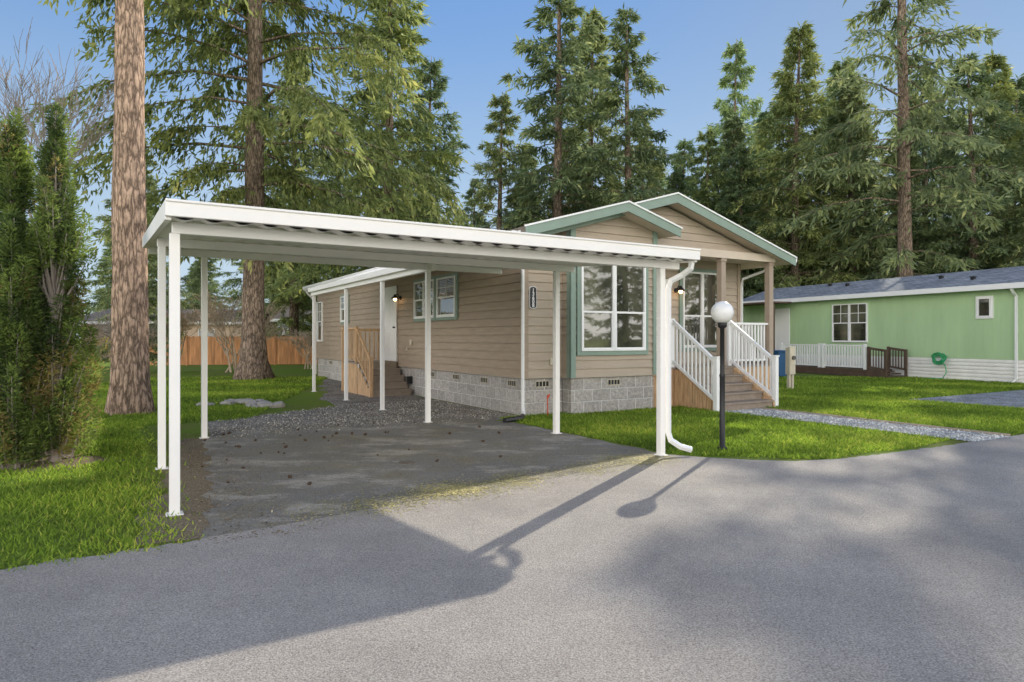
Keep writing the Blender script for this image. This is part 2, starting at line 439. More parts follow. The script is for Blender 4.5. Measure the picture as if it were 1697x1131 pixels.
def bits(name, X, Y, size, mat, z, label, cat, asp=.35, pyr=False, flat=.2):
    n = len(X); x = CT*X-ST*Y; y = ST*X+CT*Y
    a = rng.uniform(0, 6.283, n); s = rng.uniform(size[0], size[1], n)
    u = np.stack([np.cos(a), np.sin(a), rng.normal(0, flat, n)], 1)*s[:, None]
    v_ = np.stack([-np.sin(a), np.cos(a), rng.normal(0, flat, n)], 1)*(s*rng.uniform(asp*.6, asp*1.4, n))[:, None]
    c = np.stack([x, y, np.full(n, z)+s*.12+rng.uniform(0, .002, n)], 1)
    if pyr:
        top = c+np.array([0, 0, 1])*(s*.7)[:, None]; c = c.copy(); c[:, 2] = z-.002
        P = [c-u, c-v_, c+u, c+v_]; V = []
        for k in range(4): V.append(np.stack([P[k], P[(k+1) % 4], top], 1))
        V = np.stack(V, 1).reshape(-1, 3); t = np.repeat(rng.random(n), 4); me = npmesh(name, V, 4*n, 3, mat, t)
    else:
        V = np.stack([c-u, c-v_, c+u, c+v_], 1).reshape(-1, 3); me = npmesh(name, V, n, 4, mat, rng.random(n))
    o = bpy.data.objects.new(name, me); COL.objects.link(o); o['kind'] = 'stuff'; o['label'] = label; o['category'] = cat
n = 4000
bits('needle_litter', np.concatenate([rng.normal(.9, .3, n), rng.uniform(.8, 6.2, 1800), rng.normal(5.9, .4, 700)]), np.concatenate([rng.uniform(5.4, 12, n), 11.8-np.abs(rng.normal(0, 2.2, 1800)), rng.uniform(6.6, 11.4, 700)]),
     (.006, .022), M['litter'], .009, 'dry brown needle litter along the driveway edge', 'litter', .3)
bits('needle_litter', rng.normal(-2.0, 1.0, 2000), rng.normal(10.6, .8, 2000), (.01, .03), M['litter'], .012, 'dry brown litter under the arborvitae', 'litter', .3)
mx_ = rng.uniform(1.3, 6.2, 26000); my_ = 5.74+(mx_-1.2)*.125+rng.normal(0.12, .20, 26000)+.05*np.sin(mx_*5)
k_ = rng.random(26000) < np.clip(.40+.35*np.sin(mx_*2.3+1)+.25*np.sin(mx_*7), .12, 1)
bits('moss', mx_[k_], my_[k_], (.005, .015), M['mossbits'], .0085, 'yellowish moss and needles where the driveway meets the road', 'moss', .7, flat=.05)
Y_ = rng.uniform(10.9, 15.5, 6000); X_ = rng.uniform(1.2, 6.9, 6000); k_ = (X_ > 1.3+np.clip(Y_-13.2, 0, 9)*1.5) & (rng.random(6000) < np.clip((Y_-10.7)/1.2, .1, 1))
bits('gravel_stones', X_[k_], Y_[k_], (.006, .020), M['pebble'], .004, 'loose grey gravel stones behind the driveway', 'gravel', .8, True)
bits('gravel_stones', rng.uniform(10.9, 12.0, 3500), rng.uniform(4.95, 9.7, 3500), (.01, .024), M['pebblepale'], .013, 'loose pale gravel on the path', 'gravel', .8, True)

# ------------------------------------------------------------------ main house
hs = thing('house', 'taupe lap-sided manufactured house with sage green trim and block skirting', 'house', 10.5, 19)
XL, XR, YF, YB = 6.95, 14.2, 11.2, 26.8
BX0, BX1, BY = 7.87, 10.13, 10.9
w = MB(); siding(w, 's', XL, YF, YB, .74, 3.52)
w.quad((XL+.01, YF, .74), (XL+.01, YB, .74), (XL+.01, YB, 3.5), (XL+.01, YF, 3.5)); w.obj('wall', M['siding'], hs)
w = MB(); siding(w, 'f', YF, XL, BX0, .74, 3.8)
w.quad((XL, YF+.01, .74), (BX0, YF+.01, .74), (BX0, YF+.01, 3.8), (XL, YF+.01, 3.72))
siding(w, 's', BX0, BY, YF, .74, 3.95)
sl = .283
siding(w, 'f', BY, lambda z: max(BX0, 9.0-(4.22-z)/sl), lambda z: min(BX1, 9.0+(4.22-z)/sl), .74, 4.2)
siding(w, 'f', BY+.28, lambda z: max(XL, 9.0-(4.2-z)/sl), BX0, 3.6, 4.0)
w.quad((BX1, BY, .74), (BX1, 12.1, .74), (BX1, 12.1, 3.9), (BX1, BY, 3.85))
w.obj('wall', M['sidingfront'], hs)
w = MB()
siding(w, 'f', 11.15, lambda z: max(9.3, 10.65-(4.52-z)/.289), lambda z: min(XR+.06, 10.65+(4.52-z)/.289), 3.62, 4.5)
w.obj('gable_wall', M['sidingfront'], hs)
w = MB(); w.box(BX1, XR+.06, 11.0, 11.2, 3.44, 3.62); w.obj('porch_beam', M['soffit'], hs)
w = MB(); siding(w, 'f', 12.1, BX1, XR, .74, 3.6); siding(w, 's', XR, 12.1, YB, .74, 3.5, out=1)
w.quad((XL, YB, 0), (XR, YB, 0), (XR, YB, 3.5), (XL, YB, 3.5)); w.obj('wall', M['sidingfront'], hs)
w = MB(); w.box(BX1, XR, 11.2, 12.08, 3.5, 3.53); w.obj('porch_ceiling', M['soffit'], hs)
w = MB()
w.box(XL+.03, XL+.2, YF+.2, YB, -.3, .735); w.box(XL+.03, BX0+.02, YF+.03, YF+.2, -.3, .735)
w.box(BX0+.03, BX1-.02, BY+.03, BY+.2, -.3, .735); w.box(BX0+.03, BX0+.2, BY+.2, YF+.03, -.3, .734)
w.box(XR-.2, XR-.02, 12.1, YB, -.3, .735)
w.obj('block_skirting', M['block'], hs)
def vent(o, p, z=.62):
    def bx(v, a0, a1, o0, o1, z0, z1):
        if o == 's': v.box(XL+.03-o1, XL+.03-o0, a0, a1, z0, z1)
        else:
            pl = BY if p > BX0 else YF
            v.box(a0, a1, pl+.03-o1, pl+.03-o0, z0, z1)
    v = MB(); bx(v, p-.16, p+.16, 0, .008, z-.06, z+.06)
    vo = v.obj('vent', M['black'], hs)
    v = MB()
    bx(v, p-.165, p+.165, .002, .015, z+.05, z+.062); bx(v, p-.165, p+.165, .002, .015, z-.062, z-.05)
    for k in range(5): bx(v, p-.165+.0795*k, p-.165+.0795*k+.012, .003, .014, z-.051, z+.051)
    v.obj('grille', M['beige'], hs, parent=vo)
for p in (11.7, 12.9, 14.3, 15.7, 20.5, 22.5, 25): vent('s', p)
for p in (7.4, 9.0): vent('f', p)
w = MB()
w.box(BX0-.045, BX0-.022, BY-.05, BY+.08, .74, 4.0); w.box(BX0-.045, BX0+.09, BY-.05, BY-.022, .742, 4.0)
w.obj('corner_trim', M['green_trim'], hs)
w = MB()
w.box(BX1-.09, BX1+.03, BY-.05, BY-.022, .742, 3.98); w.box(BX1+.005, BX1+.03, BY-.0221, BY+.08, .742, 3.9)
w.obj('corner_trim', M['green_trim'], hs)
w = MB(); w.box(XL-.04, XL-.022, YF-.04, YF+.07, .74, 3.5); w.box(XL-.04, XL+.08, YF-.04, YF-.022, .742, 3.6)
w.obj('corner_trim', M['siding'], hs)
w = MB(); w.box(XR-.08, XR+.03, 12.06, 12.078, .742, 3.5)
w.obj('corner_trim', M['siding'], hs)
w = MB(); w.box(BX0-.03, BX1+.03, BY-.046, BY-.022, 3.33, 3.47); w.obj('trim_band', M['sidingfront'], hs)
window(hs, 'f', BY-.016, 8.08, 9.79, 1.28, 3.18, 'green_trim', 2)
window(hs, 's', XL-.016, 14.15, 15.2, 2.05, 3.02, 'green_trim', 1, True, .07, True)
window(hs, 's', XL-.016, 15.36, 16.65, 2.05, 3.02, 'green_trim', 2, True, .07, True)
window(hs, 's', XL-.016, 25.9, 26.6, 1.4, 2.95, None, 1, True, .07, True)
window(hs, 's', XL-.016, 22.6, 23.4, 2.1, 3.0, 'green_trim', 1, True, .06, True)
window(hs, 'f', 12.1-.016, 12.1, 13.45, 1.3, 3.2, 'green_trim', 2)
w = MB(); w.box(10.75, 11.7, 12.04, 12.085, .89, 2.98); dr = w.obj('door', M['whitevinyl'], hs)
w = MB(); w.tube([(11.6, 12.04, 1.85), (11.6, 11.97, 1.85)], [.02, .028], 8); w.obj('handle', M['black'], hs, parent=dr)
w = MB(); w.box(XL-.05, XL-.018, 18.0, 19.05, .88, 2.98)
w.box(XL-.07, XL-.051, 17.98, 18.05, .88, 3.03); w.box(XL-.07, XL-.051, 19.0, 19.07, .88, 3.03); w.box(XL-.07, XL-.051, 18.05, 19.0, 2.96, 3.03)
for (a, b) in ((18.15, 18.47), (18.57, 18.9)):
    for (c, d) in ((1.05, 1.7), (1.85, 2.8)):
        w.box(XL-.058, XL-.049, a, b, c, d)
dr = w.obj('door', M['whitevinyl'], hs, bevel=.004)
w = MB(); w.tube([(XL-.05, 18.12, 1.85), (XL-.12, 18.12, 1.85)], [.02, .028], 8); w.obj('handle', M['black'], hs, parent=dr)
w = MB()
w.extrude([(6.6, 3.42), (6.6, 3.56), (10.65, 4.74), (10.65, 4.60)], 'y', 10.78, 27.2)
w.extrude([(14.7, 3.42), (14.7, 3.56), (10.652, 4.74), (10.652, 4.60)], 'y', 10.78, 27.2)
w.extrude([(6.58, 3.50), (6.58, 3.64), (9.0, 4.325), (9.0, 4.185)], 'y', 10.5, 12.2)
w.extrude([(10.45, 3.77), (10.45, 3.915), (9.002, 4.325), (9.002, 4.185)], 'y', 10.5, 12.2)
rf = w.obj('roof', M['roofdark'], hs)
w = MB()
w.extrude([(6.62, 3.40), (6.62, 3.418), (10.65, 4.597), (10.65, 4.57)], 'y', 10.8, 27.1)
w.extrude([(14.68, 3.40), (14.68, 3.418), (10.655, 4.597), (10.655, 4.57)], 'y', 10.8, 27.1)
w.extrude([(10.43, 3.75), (10.43, 3.772), (9.002, 4.18), (9.002, 4.155)], 'y', 10.52, 11.1)
w.extrude([(6.6, 3.475), (6.6, 3.495), (9.0, 4.18), (9.0, 4.155)], 'y', 10.52, 11.1)
w.obj('soffit', M['soffit'], hs, parent=rf)
def rake(mb, x0, z0, x1, z1, h, y0, y1): mb.extrude([(x0, z0), (x1, z1), (x1, z1-h), (x0, z0-h)], 'y', y0, y1)
for nm, mt, L4 in (('rake_board', 'green_trim', ((6.58, 3.545, 10.65, 4.72, .19, 10.745, 10.775), (14.72, 3.545, 10.65, 4.72, .19, 10.745, 10.775))),
                   ('rake_board', 'green_trim', ((6.55, 3.615, 9.0, 4.31, .18, 10.46, 10.496), (10.47, 3.895, 9.0, 4.31, .18, 10.46, 10.496))),
                   ('drip_edge', 'whitevinyl', ((6.56, 3.575, 10.65, 4.755, .035, 10.72, 10.776), (14.74, 3.575, 10.65, 4.755, .035, 10.72, 10.776))),
                   ('drip_edge', 'whitevinyl', ((6.53, 3.645, 9.0, 4.345, .035, 10.435, 10.497), (10.50, 3.92, 9.0, 4.345, .035, 10.435, 10.497)))):
    w = MB()
    for a in L4: rake(w, *a)
    w.obj(nm, M[mt], hs)
w = MB(); w.extrude([(6.46, 3.58), (6.46, 3.50), (6.50, 3.43), (6.575, 3.43), (6.575, 3.58)], 'y', 10.8, 27.2); w.obj('gutter', M['whitevinyl'], hs)
w = MB(); w.extrude([(14.84, 3.58), (14.84, 3.50), (14.80, 3.43), (14.725, 3.43), (14.725, 3.58)], 'y', 10.8, 27.2); w.obj('gutter', M['whitevinyl'], hs)
w = MB(); w.tube([(6.52, 11.3, 3.45), (6.55, 11.28, 3.35), (6.86, 11.15, 3.1), (6.88, 11.13, 2.9), (6.88, 11.13, .2), (6.84, 11.05, .1), (6.72, 10.85, .06)], [.036]*7, 4)
w.obj('downspout', M['whitevinyl'], hs, bevel=.005)
w = MB(); w.tube([(6.52, 27.0, 3.45), (6.6, 26.95, 3.3), (6.9, 26.9, 3.0), (6.9, 26.9, .1)], [.04]*4, 4); w.obj('downspout', M['whitevinyl'], hs)
w = MB(); w.tube([(14.78, 11.5, 3.45), (14.7, 11.7, 3.3), (14.3, 12.05, 3.1), (14.26, 12.05, 2.9), (14.26, 12.05, .1)], [.04]*5, 4); w.obj('downspout', M['whitevinyl'], hs)
w = MB(); w.tube([(6.72, 10.87, .05), (6.5, 10.6, .045), (6.1, 10.5, .04)], [.05]*3, 8); w.obj('drain_pipe', M['black'], hs)
for X in (12.43, 14.15):
    w = MB(); w.box(X-.075, X+.075, 11.03, 11.18, .88, 3.44); w.box(X-.09, X+.09, 11.015, 11.195, .88, 1.0)
    w.box(X-.09, X+.09, 11.015, 11.195, 3.36, 3.438); w.obj('porch_post', M['post'], hs, bevel=.006)
w = MB(); w.box(BX1+.02, XR+.05, 11.0, 12.07, .84, .88); w.obj('porch_deck', M['composite'], hs)
w = MB(); w.box(BX1+.04, XR+.03, 11.04, 11.08, 0, .838)
for i in range(30):
    w.box(BX1+.04+i*.136, BX1+.165+i*.136, 11.02, 11.041, 0.02, .835)
w.obj('porch_skirt', M['cedar'], hs)
w = MB(); nst = 5; run = .27; rise = .88/5
for i in range(nst-1):
    z = rise*(i+1); y = 9.72+run*i
    w.box(10.86, 12.52, y-.03, y+run+.0, z-.04, z); w.box(10.88, 12.50, y+.005, y+.03, z-rise, z-.041)
w.box(10.88, 12.50, 10.80+.005, 10.83, .70, .84); w.box(10.86, 12.52, 10.78, 10.995, .841, .881)
w.obj('front_stairs', M['composite'], hs, bevel=.004)
for X in (10.80, 12.53):
    w = MB()
    w.extrude([(9.72, 0), (10.99, 0), (10.99, .835), (10.85, .835), (9.72, .15)], 'x', X, X+.045)
    if X < 11:
        for i in range(9):
            y = 9.76+i*.137; w.box(10.785, 10.801, y, y+.12, 0.01, min(.83, .15+(y-9.72)*.606))
    w.obj('stringer', M['cedar'], hs)
def stair_rail(X):
    w = MB()
    yb, yt = 9.74, 11.0
    zb, zt = 1.03, 1.93
    w.box(X-.05, X+.05, yb-.05, yb+.05, 0, 1.13); w.box(X-.065, X+.065, yb-.065, yb+.065, 1.13, 1.16)
    w.box(X-.05, X+.05, yt-.0, yt+.1, .885, 1.98)
    w.bar((X, yb, zb), (X, yt, zt), .06, .07); w.bar((X, yb, .22), (X, yt, 1.02), .05, .06)
    n = 11
    for i in range(1, n):
        t = i/n; y = yb+(yt-yb)*t
        w.box(X-.017, X+.017, y-.017, y+.017, .22+.80*t, zb+(zt-zb)*t)
    w.obj('stair_railing', M['whitevinyl'], hs)
stair_rail(10.76); stair_rail(12.62)
def rail(th, orient, plane, a0, a1, z0, z1, mat, sp=.11, posts=True, name='railing', bw=.017):
    w = MB()
    def bx(p, q, t, za, zb):
        if orient == 'f': w.box(p, q, plane-t, plane+t, za, zb)
        else: w.box(plane-t, plane+t, p, q, za, zb)
    bx(a0, a1, .035, z1-.05, z1); bx(a0, a1, .025, z0, z0+.045)
    n = max(2, int((a1-a0)/sp))
    for i in range(1, n):
        a = a0+(a1-a0)*i/n; bx(a-bw, a+bw, bw, z0+.045, z1-.05)
    if posts:
        bx(a0-.05, a0+.05, .05, z0-.08, z1+.04); bx(a1-.05, a1+.05, .05, z0-.08, z1+.04)
    return w.obj(name, M[mat], th)
rail(hs, 'f', 11.1, 12.70, 14.07, .98, 1.92, 'whitevinyl', posts=False)
rail(hs, 's', 14.15, 11.2, 12.0, .98, 1.92, 'whitevinyl', posts=False)
# side stoop: landing, steps down towards the driveway, slatted cedar guard
w = MB(); w.box(5.72, XL-.03, 17.95, 19.3, .83, .87)
for i in range(4):
    z = .174*(i+1); y = 16.85+.275*i
    w.box(5.78, 6.9, y-.03, y+.275, z-.04, z); w.box(5.8, 6.88, y, y+.03, z-.174, z-.041)
w.box(5.8, 6.88, 17.951, 17.975, .70, .829)
w.obj('side_steps', M['composite'], hs)
w = MB()
for i in range(10):
    y = 17.95+i*.135; w.box(5.72, 5.745, y, y+.12, .0, .825)
for i in range(8):
    y = 16.87+i*.135; w.box(5.745, 5.77, y, y+.12, .0, .12+(y-16.85)*.63)
w.bar((5.75, 16.85, .95), (5.75, 18.0, 1.78), .05, .07); w.bar((5.75, 16.85, .30), (5.75, 18.0, 1.05), .04, .07)
for i in range(9):
    t = (i+.5)/9; y = 16.85+1.15*t; w.box(5.715, 5.735, y-.02, y+.02, .30+.75*t, .95+.83*t)
w.box(5.7, 5.79, 16.78, 16.87, 0, 1.05); w.box(5.7, 5.79, 17.98, 18.07, .87, 1.86); w.box(5.7, 5.79, 19.22, 19.31, 0, 1.86)
w.box(5.69, 5.80, 18.0, 19.31, 1.79, 1.83); w.box(5.73, 5.76, 18.07, 19.22, .98, 1.04)
for i in range(9):
    y = 18.15+i*.125; w.box(5.715, 5.729, y, y+.035, .95, 1.78)
w.box(5.8, XL-.04, 19.26, 19.30, 1.74, 1.82)
for i in range(8): w.box(5.85+i*.135, 5.885+i*.135, 19.26, 19.29, .9, 1.73)
w.obj('cedar_railing', M['cedar'], hs)
def lamp(o, X, Y, z):
    w = MB(); dx, dy = (-1, 0) if o == 's' else (0, -1)
    w.tube([(X, Y, z+.02), (X+dx*.03, Y+dy*.03, z+.02)], [.06, .05], 12)
    w.tube([(X+dx*.03, Y+dy*.03, z+.02), (X+dx*.10, Y+dy*.10, z+.12), (X+dx*.17, Y+dy*.17, z+.10)], [.012]*3, 8)
    cx, cy = X+dx*.17, Y+dy*.17
    w.tube([(cx, cy, z+.12), (cx, cy, z+.07), (cx, cy, z+.0)], [.02, .05, .12], 14, cap=False)
    lo = w.obj('wall_lamp', M['black'], hs, smooth=True)
    g = MB(); g.tube([(cx, cy, z+.03), (cx, cy, z-.03), (cx, cy, z-.07)], [.035, .05, .02], 12); g.obj('bulb', M['bulb'], hs, parent=lo, smooth=True)
lamp('s', XL-.02, 17.75, 2.65); lamp('f', 11.9, 12.07, 2.7)
for b in ((XL-.06, XL-.02, 16.9, 17.0, 1.35, 1.5), (XL-.05, XL-.02, 17.2, 17.28, 1.2, 1.28), (7.55, 7.64, YF-.05, YF-.02, 1.0, 1.15), (10.3, 10.4, 12.02, 12.08, 1.2, 1.35)):
    MB().box(*b).obj('outlet_cover', M['beige'], hs, bevel=.004)
w = MB(); w.box(XL-.10, XL+.03, 17.0, 17.02+.1, .3, .5); w.obj('utility_box', M['black'], hs)
w = MB()
pts = []
cx, z0p, z1p, r = 7.14, 2.18, 2.52, .075
for k in range(9): an = math.pi*k/8; pts.append((cx+r*math.cos(an), z1p+r*.55*math.sin(an)))
for k in range(9): an = math.pi+math.pi*k/8; pts.append((cx+r*math.cos(an), z0p+r*.55*math.sin(an)))
w.extrude(pts, 'y', YF-.045, YF-.027); pq = w.obj('number_plaque', M['black'], hs)
w = MB(); pi = [(cx+(p[0]-cx)*1.16, 2.35+(p[1]-2.35)*1.06) for p in pts]; w.extrude(pi, 'y', YF-.039, YF-.0265); w.obj('plaque_rim', M['whitevinyl'], hs, parent=pq)
for i, ch in enumerate('13608'):
    cu = bpy.data.curves.new('digit', 'FONT'); cu.body = ch; cu.size = .105; cu.align_x = 'CENTER'; cu.extrude = .002; cu.offset = .002
    to = bpy.data.objects.new('tmp', cu); COL.objects.link(to)
    bpy.context.view_layer.update()
    me = bpy.data.meshes.new_from_object(to.evaluated_get(bpy.context.evaluated_depsgraph_get()))
    bpy.data.objects.remove(to)
    me.materials.clear(); me.materials.append(M['whitevinyl'])
    o = bpy.data.objects.new('number_digit', me); COL.objects.link(o); o.parent = pq
    o.rotation_euler = (math.pi/2, 0, 0); o.location = (cx-10.5, YF-.0475-19, 2.458-i*.075)

# ------------------------------------------------------------------ carport
cp = thing('carport', 'white metal flat-roofed carport standing over the driveway', 'carport', 3.4, 9)
def ztop(Y): return 2.70+.07*(Y-6.2)
w = MB()
pans = 26; x0, x1, y0, y1 = .42, 6.49, 6.257, 11.45; pw = (x1-x0)/pans
prof = []
for i in range(pans):
    a = x0+i*pw
    for k in range(8):
        u = k/8; prof.append((a+pw*u, -.026*max(0, math.sin(math.pi*min(1, u/.72)))))
prof.append((x1, 0))
for k in range(len(prof)-1):
    (a, h1), (b, h2) = prof[k], prof[k+1]
    zb0, zb1 = ztop(y0)-.136, ztop(y1)-.136
    w.quad((a, y0, zb0+h1), (b, y0, zb0+h2), (b, y1, zb1+h2), (a, y1, zb1+h1))
o = w.obj('roof_panel', M['white'], cp)
w = MB()
w.box(.36, 6.55, 6.20, 6.256, 2.562, 2.70)
w.box(.36, 6.55, 6.185, 6.20, 2.68, 2.703)
w.extrude([(6.255, 2.535), (11.5, 2.535+.07*5.245), (11.5, 2.70+.07*5.3), (6.255, 2.70+.004)], 'x', .36, .41)
w.extrude([(6.255, 2.535), (11.5, 2.535+.07*5.245), (11.5, 2.70+.07*5.3), (6.255, 2.70+.004)], 'x', 6.50, 6.55)
w.box(.41, 6.50, 11.45, 11.5, 2.90, 3.06)
w.obj('fascia', M['white'], cp, bevel=.006)
w = MB(); w.extrude([(6.26, 2.690), (11.44, 2.690+.07*5.18), (11.44, 2.698+.07*5.18), (6.26, 2.698)], 'x', .415, 6.495); w.obj('roof_deck', M['white'], cp)
for Y in (6.54, 8.9, 11.28):
    zt = ztop(Y)-.162
    w = MB(); w.box(.43, 6.48, Y-.04, Y+.04, zt-.100, zt); w.obj('beam', M['white'], cp, bevel=.006)
for (X, Y) in ((.452, 6.54), (6.18, 6.54), (.48, 8.9), (6.14, 8.9), (1.19, 11.28), (4.93, 11.28)):
    zt = ztop(Y)-.262
    w = MB(); w.box(X-.042, X+.042, Y-.042, Y+.042, 0, zt); w.box(X-.07, X+.07, Y-.07, Y+.07, 0, .012)
    w.obj('post', M['white'], cp, bevel=.006)
w = MB(); w.tube([(6.50, 6.3, 2.56), (6.50, 6.32, 2.46), (6.45, 6.42, 2.38), (6.30, 6.48, 2.30), (6.275, 6.5, 2.2), (6.275, 6.5, .3), (6.29, 6.47, .2), (6.38, 6.38, .12), (6.50, 6.30, .08)],
                 [.042]*9, 4); w.obj('downspout', M['whitevinyl'], cp, bevel=.006)

aw = thing('side_awning', 'narrow white metal awning on posts along the house wall', 'awning', 5.6, 15.5)
w = MB()
for k in range(28):
    a = 11.56+k*.285
    w.quad((4.86, a, 2.93), (6.5, a, 3.50), (6.5, a+.22, 3.50), (4.86, a+.22, 2.93))
    w.quad((4.86, a+.22, 2.93), (6.5, a+.22, 3.50), (6.5, a+.235, 3.54), (4.86, a+.235, 2.97))
    w.quad((4.86, a+.235, 2.97), (6.5, a+.235, 3.54), (6.5, a+.285, 3.54), (4.86, a+.285, 2.97))
w.obj('roof_panel', M['white'], aw)
w = MB(); w.box(4.88, 4.97, 11.0, 19.6, 2.76, 2.90); w.box(4.80, 4.879, 11.56, 19.6, 2.86, 2.98); w.obj('beam', M['white'], aw, bevel=.005)
for Y in (13.7, 16.3, 19.4):
    w = MB(); w.box(4.89, 4.97, Y-.04, Y+.04, 0, 2.758); w.box(4.86, 5.00, Y-.07, Y+.07, 0, .012); w.obj('post', M['white'], aw, bevel=.005)

# ------------------------------------------------------------------ lamp post
lp = thing('lamp_post', 'black garden lamp post with white globe on lawn', 'lamp post', 2.92, 9.26, 0, 0, False)
w = MB(); w.tube([(0, 0, 0), (0, 0, .03), (0, 0, .05), (0, 0, 1.0), (0, 0, 1.02), (0, 0, 1.06), (0, 0, 1.68), (0, 0, 1.70), (0, 0, 1.77)], [.07, .065, .038, .036, .042, .032, .030, .06, .065], 16)
w.obj('pole', M['black'], lp, smooth=True)
me = bpy.data.meshes.new('globe'); bm = bmesh.new(); bmesh.ops.create_uvsphere(bm, u_segments=32, v_segments=20, radius=.155); bm.to_mesh(me); bm.free()
for p in me.polygons: p.use_smooth = True
me.materials.append(M['globe']); o = bpy.data.objects.new('globe', me); COL.objects.link(o); o.parent = lp['e']; o.location = (0, 0, 1.90)

# ------------------------------------------------------------------ small items
up = thing('utility_pedestal', 'pale electrical meter pedestal standing on the lawn', 'utility pedestal', 8.35, 20, 0, TH, False)
w = MB(); w.box(-.13, .13, -.08, .08, .45, 1.2); w.extrude([(-.08, 1.2), (.08, 1.2), (.08, 1.24), (-.08, 1.29)], 'x', -.13, .13)
w.box(-.11, -.05, -.05, .05, 0, .45); w.box(.03, .10, -.05, .05, 0, .45); w.box(-.10, .10, -.095, -.079, .75, 1.1); w.obj('cabinet', M['beige'], up, bevel=.01)
w = MB(); w.tube([(0, -.08, .95), (0, -.15, .95)], [.065, .06], 16); w.obj('meter', M['glass'], up)
bn = thing('wheeled_bin', 'blue wheeled recycling bin beside the porch', 'bin', 10.45, 26.0, 0, .3, False)
w = MB(); w.extrude([(-.24, 0.06), (.24, 0.06), (.3, 1.0), (-.3, 1.0)], 'y', -.28, .28); w.box(-.33, .33, -.33, .33, 1.0, 1.06); w.obj('body', M['blue'], bn, bevel=.02)
for a in (-.3, .24):
    w = MB(); w.tube([(a, .25, .1), (a+.06, .25, .1)], [.1, .1], 14); w.obj('wheel', M['black'], bn)
st = thing('survey_stake', 'thin red stake in the lawn beside the house', 'stake', 7.35, 10.95)
w = MB(); w.tube([(7.35, 10.95, 0), (7.34, 10.95, .42)], [.012, .012], 6); w.tube([(7.35, 10.95, .36), (7.38, 10.93, .44)], [.02, .016], 6); w.obj('stake_rod', M['red'], st)
def rock_mesh(seed):
    r = random.Random(seed); bm = bmesh.new(); bmesh.ops.create_icosphere(bm, subdivisions=2, radius=1)
    for v in bm.verts:
        v.co *= 1+r.uniform(-.14, .14); v.co.z *= .6; v.co.x *= 1.2
    me = bpy.data.meshes.new('field_stone'); bm.to_mesh(me); bm.free(); me.materials.append(M['rock']); return me
rms = [rock_mesh(i) for i in range(4)]
for i in range(30):
    t = i/29; x = -6.9+1.6*t+random.uniform(-.12, .12); y = 15.2+.5*math.sin(t*5)+random.uniform(-.3, .3)
    s = random.uniform(.06, .16)
    o = bpy.data.objects.new('field_stone', rms[i % 4]); COL.objects.link(o); o.location = (x, y, s*.3); o.scale = (s, s, s); o.rotation_euler = (0, 0, random.uniform(0, 6))
    o['label'] = 'small grey-brown field stone lying in the grass'; o['category'] = 'stone'; o['group'] = 'row of stones in the grass'
bm = bmesh.new(); bmesh.ops.create_icosphere(bm, subdivisions=2, radius=1)
r_ = random.Random(3)
for v in bm.verts: v.co *= 1+r_.uniform(-.25, .2); v.co.y *= 1.5
cme = bpy.data.meshes.new('pine_cone'); bm.to_mesh(cme); bm.free(); cme.materials.append(M['cone'])
for i in range(45):
    X = random.uniform(.9, 5.6); Y = 6.8+5.0*random.random()**.5
    if X > 4 and random.random() < .5: X -= 2.5
    o = bpy.data.objects.new('pine_cone', cme); COL.objects.link(o); s = random.uniform(.011, .021)
    x, y = H(X, Y); o.location = (x, y, s); o.scale = (s, s, s); o.rotation_euler = (random.uniform(-.3, .3), 0, random.uniform(0, 6))
    o['label'] = 'brown pine cone lying on the mossy driveway'; o['category'] = 'pine cone'; o['group'] = 'pine cones on the driveway'
mh = thing('utility_cover', 'small round rusty metal cover set in driveway', 'utility cover', 3.1, 7.75)
w = MB(); w.tube([(3.1, 7.75, 0), (3.1, 7.75, .010)], [.11, .105], 24); w.obj('lid', M['castiron'], mh)

# ------------------------------------------------------------------ green mobile home
A = (11.9, 34.5); ga = math.atan2(-.92, .39)
gh = thing('green_house', 'light green mobile home with white skirting and grey shingle roof', 'house', A[0], A[1], 0, ga, False)
L = 20
w = MB()
w.box(0, L, .0, 4.6, .8, 3.25)
k = 0
while k*.3 < L:
    w.box(k*.3, k*.3+.012, -.006, 0.001, .8, 3.2); k += 1
w.obj('wall', M['greenwall'], gh)
w = MB(); w.box(.02, L, .02, 4.58, 0, .8)
for i in range(6): w.box(8.4, L, -.012, .021, .04+i*.13, .10+i*.13)
w.obj('skirting', M['whiteskirt'], gh)
w = MB()
w.extrude([(-.3, 3.33), (-.3, 3.39), (2.3, 4.17), (2.3, 4.10)], 'x', -.3, L+.2)
w.extrude([(4.9, 3.33), (4.9, 3.39), (2.302, 4.17), (2.302, 4.10)], 'x', -.3, L+.2)
rf = w.obj('roof', M['shingle'], gh)
for s_, y in ((5.2, 1.4), (9.6, 1.3), (11.2, .7), (12.8, 1.5), (4.0, 1.7)):
    w = MB()
    z = 3.39+.3*(y+.3); w.box(s_-.06, s_+.06, y-.06, y+.06, z-.05, z+.09); w.box(s_-.09, s_+.09, y-.09, y+.09, z+.089, z+.11)
    w.obj('roof_vent', M['black'], gh, parent=rf)
w = MB(); w.box(-.3, L+.2, -.40, -.302, 3.20, 3.385); w.obj('gutter', M['whitevinyl'], gh)
w = MB(); w.box(-.3, L, -.30, 0, 3.22, 3.26); w.box(-.32, -.299, -.3, 2.3, 3.2, 3.33); w.obj('soffit', M['whitevinyl'], gh)
window(gh, 'f', -.001, 5.65, 7.4, 1.36, 3.0, None, 2, True, .07, True)
window(gh, 'f', -.001, 11.82, 12.28, 2.28, 2.95, 'whitevinyl', 1, False, .06, False)
w = MB(); w.tube([(13.1, -.34, 3.22), (13.1, -.2, 3.05), (13.1, -.06, 2.95), (13.1, -.06, .15), (13.1, -.3, .08)], [.05]*5, 4); w.obj('downspout', M['whitevinyl'], gh)
